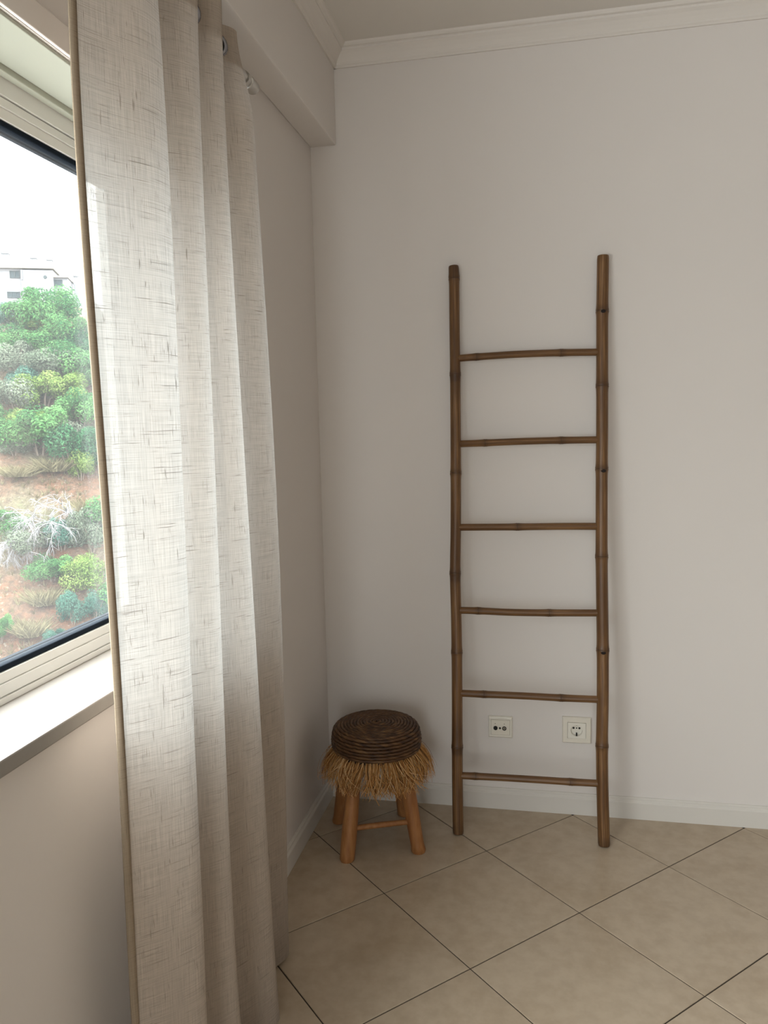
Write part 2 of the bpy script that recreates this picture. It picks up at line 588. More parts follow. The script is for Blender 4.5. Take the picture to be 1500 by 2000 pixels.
FX = -.128
fz0, fz1 = WZ0, WZ1
wbox('window_frame', [((-.20, WY0, fz0), (FX, WY1, fz0 + .012)), ((-.20, WY0, 1.972), (FX, WY1, fz1)),
                      ((-.20, WY0, fz0), (FX, WY0 + .03, fz1)), ((-.20, WY1 - .03, fz0), (FX, WY1, fz1))], ALU)
wbox('shutter_slot_cover', [((-.1275, WY0 + .001, 2.0015), (-.110, WY1 - .001, 2.0199)), ((-.110, WY0 + .001, 2.0125), (-.004, WY1 - .001, 2.0199))], SHUTTER, .002)
MY = (WY0 + WY1)/2
for a, b, x in ((WY0 + .03, MY + .03, -.165), (MY - .03, WY1 - .028, -.131)):
    s = empty('sash', (0, 0, 0), parent=win)
    def sb(name, boxes, mat, bev=.0012):
        q = bmesh.new()
        for lo, hi in boxes: box(q, Vector(lo) - wo, Vector(hi) - wo, bev, 2)
        return obj(name, q, mat, s)
    z0, z1 = fz0 + .013, 1.970
    sw = .038
    xo = x - .03
    sb('sash_rail', [((xo, a, z0), (x, b, z0 + .022)), ((xo, a, z0 + .0222), (x - .003, b, z0 + .041)), ((xo, a, z1 - .036), (x - .003, b, z1 - .0162)), ((xo, a, z1 - .016), (x, b, z1))], ALU)
    sb('sash_stile', [((xo, a, z0 + .0415), (x - .001, a + sw, z1 - .0365)), ((xo, b - sw, z0 + .0415), (x - .001, b, z1 - .0365))], ALU)
    gz0, gz1, ga, gb = z0 + .041, z1 - .036, a + sw, b - sw
    g = .011
    sb('gasket', [((xo + .004, ga, gz0), (x - .006, gb, gz0 + g)), ((xo + .004, ga, gz1 - g), (x - .006, gb, gz1)),
                  ((xo + .004, ga, gz0), (x - .006, ga + g*.6, gz1)), ((xo + .004, gb - g*.6, gz0), (x - .006, gb, gz1))], GASKET, .002)
    sb('glass_pane', [((xo + .012, ga, gz0), (xo + .0165, gb, gz1))], GLASS, 0)
    sb('outer_bead', [((xo - .006, ga, gz0), (xo + .004, gb, gz0 + .012)), ((xo - .006, ga, gz1 - .014), (xo + .004, gb, gz1 - .002))], GASKET)
b = bmesh.new(); box(b, Vector((-.2, WY0 - .04, WZ0 - .027)) - wo, Vector((.025, -1.02, WZ0)) - wo, .003, 2)
obj('window_sill', b, SILL, win)
portal('window_portal', (-.19, (WY0 + WY1)/2, (WZ0 + WZ1)/2), (0, -PI/2, 0), WZ1 - WZ0, WY1 - WY0)

# unseen balcony door behind the viewer, added to brighten curtain front and walls
dr = empty('door_fill', ((DX0 + DX1)/2, Y0 - .1, 0))
tag(dr, 'unseen glazed sliding door behind the viewer, added to let in fill light', kind='structure')
do = Vector(dr.location)
b = bmesh.new()
dm = (DX0 + DX1)/2
for xa, xb, za, zb in ((DX0, DX0 + .06, 0, DZ1), (DX1 - .06, DX1, 0, DZ1), (DX0 + .06, DX1 - .06, DZ1 - .06, DZ1), (DX0 + .06, DX1 - .06, 0, .06), (dm - .05, dm + .05, .06, DZ1 - .06)):
    box(b, Vector((xa, Y0 - .14, za)) - do, Vector((xb, Y0 - .06, zb)) - do, .002)
obj('door_frame', b, ALU, dr)
for xa, xb in ((DX0 + .06, dm - .05), (dm + .05, DX1 - .06)):
    b = bmesh.new(); box(b, Vector((xa, Y0 - .102, .06)) - do, Vector((xb, Y0 - .098, DZ1 - .06)) - do)
    obj('glass_pane', b, GLASS, dr)
portal('door_portal', ((DX0 + DX1)/2, Y0 - .16, DZ1/2), (PI/2, 0, 0), DX1 - DX0, DZ1)

# ================================================================ CURTAIN
def poly(co, z):
    r = 0
    for k in co: r = r*z + k
    return r
HEMC = [0.030329, -0.12389, 0.15292, -0.047376, -1.5913]
CRS = [([-0.025888, 0.11295, -0.16952, 0.1506, -1.5272], .15, .19),
       ([0.027108, -0.1373, 0.24355, -0.11999, -1.335], .15, .19),
       ([0.019575, -0.081333, 0.11393, -0.066975, -1.1273], .15, .188),
       ([0.022957, -0.0974, 0.08128, 0.00093599, -0.90865], .165, .137)]
ZB, ZT = 0.012, 2.256
ROD_X, ROD_Z = 0.10, 2.208


def section(z):
    """control points (x, y) of the folded cloth at height z"""
    t = z/2.25
    q = max(0.0, min(1.0, (z - 1.75)/.45)); top = q*q*(3 - 2*q)
    pts = []
    yh = poly(HEMC, z)
    wob = lambda k: .004*math.sin(2.3*z + 1.7*k) + .003*math.sin(5.1*z + 2.9*k)
    pts.append((.095 - .010*t, yh))
    prev = None
    for k, (co, xt, xb) in enumerate(CRS):
        x = xb + (xt - xb)*t
        y = poly(co, z)
        if k == 3:      # the last fold narrows under the heading
            h = max(0.0, min(1.0, (z - 2.05)/.21)); h = h*h*(3 - 2*h)
            x -= .036*h; y += .022*h
        if prev:
            px_, py_ = prev
            dp = (.068 if k < 3 else .060) + .006*(1 - t) + .018*top
            pts.append((x - dp + wob(k), py_ + (.27 - .14*top)*(y - py_)))
        pts.append((x, y))
        prev = (x, y)
    pts.append((.062 + wob(9), prev[1] + .035))
    return pts


def cross(z, per=14):
    pts = section(z)
    out = []
    for i in range(len(pts)-1):
        (xa, ya), (xb_, yb) = pts[i], pts[i+1]
        for s in range(per):
            q = s/per
            e = .5 - .5*math.cos(PI*q)
            if i == 0:
                e = math.sin(q*PI/2)**1.25     # first panel sweeps out from the free edge
            x = xa + (xb_-xa)*e
            y = ya + (yb-ya)*q
            x += .0025*math.sin(q*2*PI + 3.1*i + 1.3*z)*math.sin(PI*q)
            out.append(Vector((x, y, z)))
    out.append(Vector((*pts[-1], z)))
    return out


curtain = empty('curtain', (.09, -1.2, 0))
tag(curtain, 'natural linen eyelet curtain gathered beside the window, reaching the floor', 'curtain')
co_ = Vector(curtain.location)


def sheet(name, mat, z0, z1, nz, off=0.0, c0=0, c1=None, hole=True):
    V, F, U = [], [], []
    ncol = None
    for r in range(nz+1):
        z = z0 + (z1-z0)*r/nz
        row = cross(z)
        if r == 0:
            u = [0.0]
            for a, b_ in zip(row, row[1:]): u.append(u[-1] + (b_-a).length)
            c1 = len(row)-1 if c1 is None else c1
            ncol = c1-c0+1
        for k in range(c0, c1+1):
            a, b_ = row[max(k-1, 0)], row[min(k+1, len(row)-1)]
            n = Vector((b_.y-a.y, -(b_.x-a.x), 0)).normalized()
            V.append(row[k] + n*off - co_)
            U.append((u[k], z))
    for r in range(nz):
        for k in range(ncol-1):
            q = [r*ncol+k, r*ncol+k+1, (r+1)*ncol+k+1, (r+1)*ncol+k]
            if hole:
                m_ = sum((V[i] for i in q), Vector())/4 + co_
                if (m_.x-ROD_X)**2 + (m_.z-ROD_Z)**2 < .019**2: continue
            F.append(q)
    return raw(name, [tuple(v) for v in V], F, mat, curtain, True, U)

sheet('linen_panel', LINEN, ZB, ZT, 230)
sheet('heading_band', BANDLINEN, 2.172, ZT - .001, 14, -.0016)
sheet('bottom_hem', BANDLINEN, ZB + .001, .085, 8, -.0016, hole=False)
# side hem: folded double edge with a little thickness
V, F, U = [], [], []
nz = 150
for r in range(nz+1):
    z = ZB + (ZT-ZB)*r/nz
    row = cross(z)
    a, b_ = row[0], row[3]
    d = (b_-a); d.z = 0; d.normalize()
    n = Vector((d.y, -d.x, 0))
    w = .013
    for s, t in ((0, 1), (.6, 1.3), (1, 1), (1, -1), (.6, -1.3), (0, -1)):
        p = a + d*(w*s - .001) + n*(.0017*t) - co_
        V.append(tuple(p)); U.append((s*w + (.1 if t < 0 else 0), z))
    if r:
        for k in range(6):
            F.append(((r-1)*6+k, (r-1)*6+(k+1) % 6, r*6+(k+1) % 6, r*6+k))
F.append(tuple(range(5, -1, -1))); F.append(tuple(range(nz*6, nz*6+6)))
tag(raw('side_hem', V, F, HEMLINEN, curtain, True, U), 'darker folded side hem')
# eyelets where the cloth crosses the rod
row = cross(ROD_Z, 14)
for a, b_ in zip(row, row[1:]):
    if (a.x-ROD_X)*(b_.x-ROD_X) < 0:
        t = (ROD_X-a.x)/(b_.x-a.x)
        p = a + (b_-a)*t
        d = (b_-a).normalized(); n = Vector((d.y, -d.x, 0)).normalized()
        bmg = bmesh.new()
        prof = [(.0185, .003), (.020, .0042), (.0245, .0040), (.0275, .0022), (.0280, 0), (.0275, -.0022), (.0245, -.0040), (.020, -.0042), (.0185, -.003), (.0185, .003)]
        lathe_into(bmg, prof, 28)
        bmesh.ops.remove_doubles(bmg, verts=bmg.verts, dist=1e-5)
        rot = n.to_track_quat('Z', 'Y').to_matrix().to_4x4()
        bmesh.ops.transform(bmg, matrix=Matrix.Translation(p - co_) @ rot, verts=bmg.verts)
        obj('eyelet', bmg, CHROME, curtain, True)

rod = empty('curtain_rod', (ROD_X, -1.926, ROD_Z))
tag(rod, 'round metal curtain rod under the beam, its end cap past the curtain', 'curtain rod')
bm = bmesh.new()
tube_into(bm, [(0, -3.1, 0), (0, 1.09, 0)], .0125, 24)
obj('pole', bm, STEEL, rod, True, autos=.7)
bm = bmesh.new()
lathe_into(bm, [(0, 1.062), (.0125, 1.062), (.0155, 1.064), (.0165, 1.068), (.0165, 1.100), (.0155, 1.104), (.012, 1.106), (0, 1.106)], 28, axis=1)
obj('end_cap', bm, STEEL, rod, True, autos=.7)
for yy in (-2.9, 1.045):
    bm = bmesh.new()
    lathe_into(bm, [(.0, -ROD_X), (.022, -ROD_X), (.022, -ROD_X + .006), (.007, -ROD_X + .008), (.007, -.012), (0, -.012)], 20, (0, yy, 0), 0)
    ring = [(0.0, yy + .006, 0)]
    lathe_into(bm, [(.0128, yy - .006), (.0155, yy - .006), (.0155, yy + .006), (.0128, yy + .006)], 20, axis=1)
    obj('wall_bracket', bm, STEEL, rod, True, autos=.7)

# ================================================================ BAMBOO LADDER
ladder = empty('bamboo_ladder', (.742, -.205, 0))
tag(ladder, 'brown bamboo ladder with six rungs leaning on the back wall', 'ladder')
lo_ = Vector(ladder.location)


def spline(pts, n):
    pts = [Vector(p) for p in pts]
    d = [0]
    for a, b_ in zip(pts, pts[1:]): d.append(d[-1] + (b_-a).length)
    def at(s):
        s = max(0, min(d[-1], s))
        for i in range(len(pts)-1):
            if s <= d[i+1] or i == len(pts)-2:
                t = (s-d[i])/(d[i+1]-d[i])
                p0 = pts[max(i-1, 0)]; p1 = pts[i]; p2 = pts[i+1]; p3 = pts[min(i+2, len(pts)-1)]
                return .5*((2*p1) + (p2-p0)*t + (2*p0-5*p1+4*p2-p3)*t*t + (3*p1-p0-3*p2+p3)*t**3)
    return at, d[-1], d


def bamboo(name, pts, nodes, r0, r1, parent, sides=18, hollow=True, step=.012, label=None, dark=()):
    """nodes: arc positions of the joints; r0..r1 radius; every joint has a raised double ring"""
    at, L, _ = spline(pts, 0)
    ss = set([0, L])
    k = 0
    while k*step < L: ss.add(k*step); k += 1
    for s in nodes:
        for o in (-.022, -.014, -.009, -.006, -.0035, -.0015, 0, .0015, .0035, .006, .010, .016, .024): ss.add(min(L, max(0, s+o)))
    ss = sorted(ss)
    V, F, U, T = [], [], [], []
    n0 = None
    for i, s in enumerate(ss):
        p = at(s); t = at(min(L, s+.004)) - at(max(0, s-.004))
        if n0 is None: n, b_ = frame_of(t)
        else:
            t = t.normalized(); n = (n0 - t*n0.dot(t)).normalized(); b_ = t.cross(n)
        n0 = n
        r = r0 + (r1-r0)*s/L
        tone = 0
        for q in nodes:
            e = s-q
            r *= 1 + .085*math.exp(-(e/.006)**2) + .05*math.exp(-(e/.020)**2) - .075*math.exp(-((e-.0005)/.0013)**2)
            tone = max(tone, math.exp(-((e-.003)/.011)**2)*.55, math.exp(-(e/.002)**2))
        for q, w, a in dark:
            tone = max(tone, a*math.exp(-((s-q)/w)**4))
        if s < .008: r *= .93 + .07*(s/.008)
        if L-s < .008: r *= .93 + .07*((L-s)/.008)
        for q in range(sides+1):
            an = 2*PI*q/sides
            V.append(p + r*(math.cos(an)*n + math.sin(an)*b_) - lo_)
            U.append((q/sides + .37*len(name), s + 1.7*r0*100 % 5 + pts[0][2]*3)); T.append(tone)
    w = sides+1
    for i in range(len(ss)-1):
        for q in range(sides): F.append((i*w+q, i*w+q+1, (i+1)*w+q+1, (i+1)*w+q))
    # ends: rim then a recessed hollow
    for i, sg in ((0, 1), (len(ss)-1, -1)):
        c = at(ss[i]) - lo_
        tdir = (at(min(L, .01)) - at(0)).normalized() if i == 0 else (at(L) - at(L-.01)).normalized()*-1
        base = len(V)
        for fr, dp in ((.72, 0.0), (.62, .02 if hollow else .001)):
            for q in range(w):
                V.append(c + (V[i*w+q]-c)*fr + tdir*dp); U.append((q/sides, 9)); T.append(.35 if dp == 0 else .95)
        for q in range(sides):
            A = [i*w+q, i*w+q+1, base+q+1, base+q]; B = [base+q, base+q+1, base+w+q+1, base+w+q]
            F.append(A[::-1] if sg > 0 else A); F.append(B[::-1] if sg > 0 else B)
        ce = len(V); V.append(c + tdir*(.02 if hollow else .001)); U.append((0, 9)); T.append(1)
        for q in range(sides): F.append((base+w+q, base+w+q+1, ce) if sg < 0 else (base+w+q+1, base+w+q, ce))
    o = raw(name, [tuple(v) for v in V], F, BAMBOO, parent, True, U, {'node': T})
    o.data.set_sharp_from_angle(angle=1.0)
    return o

LP = [(0.506, -0.207, 0.002), (0.504, -0.194, 0.136), (0.503, -0.178, 0.294), (0.503, -0.163, 0.449), (0.502, -0.147, 0.614), (0.500, -0.134, 0.744), (0.497, -0.121, 0.882), (0.499, -0.105, 1.037), (0.4995, -0.088, 1.218), (0.499, -0.072, 1.382), (0.498, -0.055, 1.55), (0.496, -0.040, 1.708), (0.495, -0.0255, 1.87), (0.493, -0.0215, 1.913)]
RP = [(0.985, -0.207, 0.002), (0.980, -0.190, 0.171), (0.978, -0.175, 0.326), (0.980, -0.160, 0.481), (0.980, -0.144, 0.639), (0.978, -0.130, 0.79), (0.976, -0.115, 0.943), (0.976, -0.100, 1.089), (0.976, -0.087, 1.227), (0.977, -0.076, 1.338), (0.977, -0.061, 1.495), (0.977, -0.050, 1.603), (0.977, -0.037, 1.736), (0.978, -0.029, 1.817), (0.979, -0.0225, 1.916)]
def arc(z): return z*1.0047
bamboo('rail', LP, [arc(z) for z in (.294, .614, .882, 1.218, 1.55, 1.868)], .0185, .0172, ladder, dark=((.285, .016, .75), (.325, .05, .3), (.872, .016, .6), (1.905, .035, .6), (1.545, .018, .8), (1.52, .05, .3), (.02, .03, .5)))
bamboo('rail', RP, [arc(z) for z in (.326, .639, .943, 1.227, 1.495, 1.736)], .0195, .0190, ladder, dark=((.01, .03, .5),))
RUNGS = [([(0.5135, -0.05, 1.6043), (0.572, -0.0497, 1.6071), (0.7041, -0.0494, 1.6104), (0.8468, -0.0495, 1.6097), (0.9606, -0.0498, 1.6067)], (.572, .8468)),
         ([(0.5166, -0.078, 1.3179), (0.5991, -0.0778, 1.3198), (0.7208, -0.0776, 1.3228), (0.8469, -0.0775, 1.3239), (0.9625, -0.0775, 1.3235)], (.5991, .8469)),
         ([(0.5162, -0.1055, 1.0375), (0.6022, -0.1054, 1.0387), (0.7174, -0.1052, 1.04), (0.8537, -0.105, 1.0422), (0.9629, -0.105, 1.0426)], (.706,)),
         ([(0.5158, -0.1328, 0.7579), (0.5762, -0.1329, 0.7577), (0.687, -0.1331, 0.7554), (0.8092, -0.1329, 0.7569), (0.9648, -0.1325, 0.7609)], (.5762, .8092)),
         ([(0.5206, -0.1603, 0.4776), (0.5948, -0.1603, 0.4776), (0.7207, -0.1602, 0.4784), (0.8474, -0.1603, 0.4776), (0.9668, -0.1602, 0.4783)], (.5948, .8474)),
         ([(0.5202, -0.1876, 0.198), (0.567, -0.1875, 0.1994), (0.7206, -0.1873, 0.2013), (0.8772, -0.1872, 0.202), (0.9688, -0.1871, 0.2033)], (.567, .8772))]
for pts, nx in RUNGS:
    pts = [(pts[0][0] - .009, pts[0][1], pts[0][2])] + pts[1:-1] + [(pts[-1][0] + .008, pts[-1][1], pts[-1][2])]
    bamboo('rung', pts, [x - pts[0][0] for x in nx], .0118, .0118, ladder, 14, False)
for x, y, z in ((.979, -.037, 1.736), (.980, -.087, 1.224), (.981, -.144, .636)):
    bm = bmesh.new()
    bmesh.ops.create_uvsphere(bm, u_segments=14, v_segments=8, radius=1)
    for v in bm.verts:
        v.co = Vector((v.co.x*.0085, v.co.y*.0050, v.co.z*.0058)) + Vector((x, y - .0185, z)) - lo_
    obj('knot', bm, KNOT, ladder, True)

# ================================================================ STOOL
stool = empty('stool', (.242, -.266, 0))
tag(stool, 'small round stool with woven seagrass seat, straw fringe and wooden legs', 'stool')
random.seed(4)
SR, SZ0, SZ1, RR = .143, .323, .402, .0054
# rope path: spiral over the top then coiled down the side
path = []
ds = .0042
r = .003; a = 0.0
pitch = RR*1.95
corner = .026
while r < SR - corner:
    path.append(Vector((r*math.cos(a), r*math.sin(a), SZ1 - .010*(r/SR)**2)))
    da_ = ds/max(r, .004)
    a += min(da_, .5); r += pitch*min(da_, .5)/(2*PI)
s_ = 0.0
zt = SZ1 - .010*((SR-corner)/SR)**2
qa = corner*PI/2
hside = (zt - corner) - SZ0
while s_ < qa + hside:
    if s_ < qa:
        t = s_/corner
        rr, z = SR - corner + corner*math.sin(t), zt - corner + corner*math.cos(t)
    else:
        rr, z = SR + .003*math.sin((s_-qa)/hside*PI), zt - corner - (s_-qa)
    path.append(Vector((rr*math.cos(a), rr*math.sin(a), z)))
    da_ = ds/rr
    a += da_; s_ += pitch*da_/(2*PI)
V, F, U = [], [], []
sd = 8
tot = 0
for i, p in enumerate(path):
    t = (path[min(i+1, len(path)-1)] - path[max(i-1, 0)]).normalized()
    out = Vector((p.x, p.y, 0))
    n = Vector((0, 0, 1)); n = (n - t*n.dot(t)).normalized(); b_ = t.cross(n)
    if i: tot += (p-path[i-1]).length
    tw = tot*2*PI/.052
    for q in range(sd):
        an = 2*PI*q/sd
        rr = RR*(.84 + .24*abs(math.cos(an - tw)))
        V.append(tuple(p + rr*(math.cos(an)*n + math.sin(an)*b_))); U.append(((an - tw)/(2*PI)*.12 + tot*.6, tot*1.5))
    if i:
        for q in range(sd):
            F.append(((i-1)*sd+q, (i-1)*sd+(q+1) % sd, i*sd+(q+1) % sd, i*sd+q))
seat = raw('seat', V, F, ROPE, stool, True, U)
bm = bmesh.new()
lathe_into(bm, [(0, SZ0 - .012), (SR - .004, SZ0 - .012), (SR - .003, zt - corner), (SR - corner*.3, zt - corner*.35), (SR - corner, zt - .002), (0, SZ1 - .002)], 40)
obj('seat_core', bm, CORE, seat, True, autos=.6)

# fringe of raffia strands hanging from under the seat
V, F, T = [], [], []
for k in range(1700):
    if k % 16 == 0:
        c_an, c_out, c_sw = random.uniform(0, 2*PI), random.gauss(.052, .011), random.gauss(0, .17)
    an = c_an + random.gauss(0, .055)
    lay = random.random()
    tip_out = (c_out + random.gauss(0, .006))*(1.0 - .55*lay)
    ln = random.uniform(.070, .104)*(1.0 if random.random() < .93 else 1.12)
    z0 = SZ0 + random.uniform(-.010, .004) - .006*lay
    r0 = SR - .004 - .014*lay
    sw = c_sw + random.gauss(0, .07)
    wv = random.uniform(-.006, .006)
    tone = min(1, max(0, random.gauss(.5, .24)))
    if random.random() < .02: tip_out *= 1.5; sw *= 2.2
    rad = random.uniform(.0008, .0018)
    prev = None
    n = 6
    for i in range(n+1):
        s = i/n
        rr = r0 + tip_out*(1.25*s - .30*s*s) + .006*math.sin(PI*s)
        z = z0 - ln*(s*.80 + .20*s*s)
        th = an + sw*s*s + wv*math.sin(3*s)/SR
        p = Vector((rr*math.cos(th), rr*math.sin(th), z))
        ra = Vector((math.cos(th), math.sin(th), 0)); ta = Vector((-math.sin(th), math.cos(th), 0))
        w = rad*(1 - .55*s)
        base = len(V)
        for vv in (ta*w*1.3, ra*w, -ta*w*1.3):
            V.append(tuple(p + vv)); T.append(tone)
        if prev is not None:
            for q in range(3): F.append((prev+q, prev+(q+1) % 3, base+(q+1) % 3, base+q))
        prev = base
tag(raw('straw_fringe', V, F, RAFFIA, stool, True, None, {'tone': T}), 'pale straw fringe under the seat', kind='stuff')
LEGS = [(.172, -.428), (.391, -.34), (.083, -.194), (.302, -.106)]
ctr = Vector((.237, -.266))
so = Vector(stool.location)
for x, y in LEGS:
    d = Vector((x, y)) - ctr
    tp = ctr + d*.64
    bm = bmesh.new()
    A = Vector((x, y, .0)) - so; B = Vector((tp.x, tp.y, SZ0 - .006)) - so
    ns = 14
    pts = [A.lerp(B, i/ns) for i in range(ns+1)]
    rad = [.0235 - .0015*math.sin(i/ns*5 + x*20) for i in range(ns+1)]
    rad[0] = .0215
    pts.insert(1, A.lerp(B, .012)); rad.insert(1, .0245)
    rings = tube_into(bm, pts, rad, 20)
    for v in rings[0]: v.co.z = 0
    for v in rings[1]: v.co.z = max(v.co.z, .0035)
    obj('leg', bm, WOOD, stool, True, autos=.8)


def legpt(k, z):
    x, y = LEGS[k]; d = Vector((x, y)) - ctr
    t = z/(SZ0 - .006)
    p = ctr + d*(1 - .36*t)
    return Vector((p.x, p.y, z)) - so
for a_, b_ in ((0, 1),):
    bm = bmesh.new()
    tube_into(bm, [legpt(a_, .098), (legpt(a_, .098) + legpt(b_, .098))/2 + Vector((0, 0, .001)), legpt(b_, .098)], [.0085, .0095, .0085], 12)
    obj('stretcher', bm, WOOD, stool, True, autos=.8)

# ================================================================ WALL SOCKETS
def plate(bm, x0, x1, z0, z1, d0, d1, bev):
    box(bm, (x0, -d1, z0), (x1, -d0, z1), bev, 2)


def ringplate(bm, x0, x1, z0, z1, hx0, hx1, hz0, hz1, d0, d1, slope):
    """rectangular frame with a rectangular hole, front edge bevelled inwards by slope"""
    def loop(xa, xb, za, zb, d): return [bm.verts.new(p) for p in ((xa, -d, za), (xb, -d, za), (xb, -d, zb), (xa, -d, zb))]
    L = [loop(x0, x1, z0, z1, d0), loop(x0, x1, z0, z1, d1 - slope), loop(x0 + slope, x1 - slope, z0 + slope, z1 - slope, d1), loop(hx0, hx1, hz0, hz1, d1), loop(hx0, hx1, hz0, hz1, d0)]
    for A, B in zip(L, L[1:]):
        for k in range(4): bm.faces.new((A[k], A[(k+1) % 4], B[(k+1) % 4], B[k]))

tv = empty('antenna_socket', (.639, 0, .306))
tag(tv, 'cream wall plate with two round antenna sockets, left of the pair', 'wall socket')
bm = bmesh.new(); ringplate(bm, -.0425, .0425, -.039, .039, -.034, .034, -.029, .027, 0, .011, .004)
obj('frame', bm, PLASTIC2, tv)
bm = bmesh.new()
plate(bm, -.0415, .0415, .0275, .0385, .0085, .0135, .003)
obj('top_lip', bm, PLASTIC2, tv)
bm = bmesh.new(); plate(bm, -.0335, .0335, -.0285, .0265, 0, .0125, .0015)
cov = obj('cover', bm, PLASTIC, tv)
for x, kind in ((-.017, 0), (.014, 1)):
    bm = bmesh.new()
    lathe_into(bm, [(.0075, -.0115), (.0075, -.0150), (.0058, -.0150), (.0055, -.0130), (0, -.0130)], 20, (x, 0, -.003), 1)
    o = obj('coaxial_port', bm, HOLE, tv, True, autos=.6)
    if kind:
        bm = bmesh.new()
        lathe_into(bm, [(.0022, -.0128), (.0045, -.0128), (.0045, -.0146), (.0022, -.0146), (.0022, -.0128)], 16, (x, 0, -.003), 1)
        obj('inner_contact', bm, BRASS, o, True, autos=.6)
bm = bmesh.new(); lathe_into(bm, [(.0038, -.012), (.0038, -.0135), (.003, -.0138), (0, -.0138)], 16, (-.0015, 0, -.003), 1)
obj('screw', bm, HOLE, tv, True, autos=.6)
for x in (-.018, .014):
    bm = bmesh.new(); plate(bm, x - .0016, x + .0016, .0115, .0145, .012, .0129, 0)
    obj('mark', bm, BRASS, tv)

sk = empty('power_socket', (.9035, 0, .3095))
tag(sk, 'cream round-pin power socket plate beside the right ladder rail', 'wall socket')
bm = bmesh.new(); ringplate(bm, -.049, .049, -.0465, .0465, -.0315, .0315, -.029, .029, 0, .012, .003)
obj('frame', bm, PLASTIC, sk)
# insert with round recess
bm = bmesh.new()
N = 40
RC = .0195
sq = []
for k in range(N):
    an = 2*PI*k/N
    c_, s__ = math.cos(an), math.sin(an)
    mm = max(abs(c_), abs(s__))
    sq.append((c_/mm*.0305, s__/mm*.028))
cz = -.001
loops = [[bm.verts.new((x, -.002, z)) for x, z in sq], [bm.verts.new((x, -.0135, z)) for x, z in sq],
         [bm.verts.new((RC*1.06*math.cos(2*PI*k/N), -.0135, cz + RC*1.06*math.sin(2*PI*k/N))) for k in range(N)],
         [bm.verts.new((RC*math.cos(2*PI*k/N), -.0125, cz + RC*math.sin(2*PI*k/N))) for k in range(N)],
         [bm.verts.new((RC*.97*math.cos(2*PI*k/N), -.0015, cz + RC*.97*math.sin(2*PI*k/N))) for k in range(N)]]
for A, B in zip(loops, loops[1:]):
    for k in range(N): bm.faces.new((A[k], A[(k+1) % N], B[(k+1) % N], B[k]))
bm.faces.new(loops[-1])
ins = obj('insert', bm, PLASTIC2, sk, True, autos=.5)
for x, rr in ((-.0100, .0036), (.0002, .0024), (.0100, .0036)):
    bm = bmesh.new(); lathe_into(bm, [(rr, -.001), (rr, -.0022), (0, -.0024)], 16, (x, 0, .005), 1)
    obj('pin_hole', bm, HOLE, sk, True)
bm = bmesh.new(); box(bm, (-.0024, -.0125, -.0205), (.0024, -.001, -.0110), .0006)
obj('earth_clip', bm, HOLE, sk)
bm = bmesh.new(); box(bm, (-.0022, -.0125, .0168), (.0022, -.001, .0195), .0006)
obj('earth_clip', bm, BRASS, sk)

# ================================================================ OUTSIDE
def lerp_tab(tab, x):
    if x <= tab[0][0]: return tab[0][1]
    for (a, b_), (c, d) in zip(tab, tab[1:]):
        if x <= c: return b_ + (d-b_)*(x-a)/(c-a)
    return tab[-1][1]
HT = [(0, -9), (20, -17), (34, -16), (40, -11), (63, 8.6), (72, 11.5), (140, 13)]
HA = [(30, .3), (45, 1), (60, 1), (75, .2)]


def hill_z(x, y):
    dx, dy = x - .8, y + 2.7
    u = -.559*dx + .829*dy; w = .829*dx + .559*dy
    return lerp_tab(HT, u) + .5*math.sin(w*.35 + 1)*lerp_tab(HA, u) + .11*math.sin(u*.8 + w*.6)

V, F = [], []
NU, NW = 110, 90
rnd = random.Random(2)
for i in range(NU+1):
    u = 6 + (i/NU)*134
    for j in range(NW+1):
        w = -75 + 150*j/NW
        x = .8 - .559*u + .829*w; y = -2.7 + .829*u + .559*w
        V.append((x, y, hill_z(x, y) + rnd.uniform(-.12, .12)))
for i in range(NU):
    for j in range(NW):
        a_ = i*(NW+1)+j
        F.append((a_, a_+1, a_+NW+2, a_+NW+1))
tag(raw('hillside', V, F, HILL, None, True), 'steep hillside of bare reddish earth and dry grass outside the window', 'hill')


rg = random.Random(21)
V, F, T = [], [], []
for k in range(9000):
    u = rg.uniform(33, 68); w = rg.uniform(-16, 22)
    if math.sin(u*1.3 + 2.1*math.sin(w*.7)) + math.sin(w*1.1 + u*.4) < rg.uniform(-1.0, 1.6): continue
    x = .8 - .559*u + .829*w; y = -2.7 + .829*u + .559*w
    p = Vector((x, y, hill_z(x, y) - .1))
    tone = min(1, max(0, rg.gauss(.45, .3)))
    big = rg.uniform(.6, 1.3)
    for q in range(5):
        d = Vector((rg.gauss(0, .16), rg.gauss(0, .16), rg.uniform(.25, .5)))*big
        s_ = Vector((rg.gauss(0, 1), rg.gauss(0, 1), 0)).normalized()*.035
        n = len(V)
        V += [tuple(p - s_), tuple(p + s_), tuple(p + d)]
        F.append((n, n+1, n+2)); T += [tone]*3
tag(raw('dry_grass', V, F, LEAF['t'], None, False, None, {'tone': T}), 'low dry grass and twigs scattered over the red hillside', 'grass', kind='stuff')


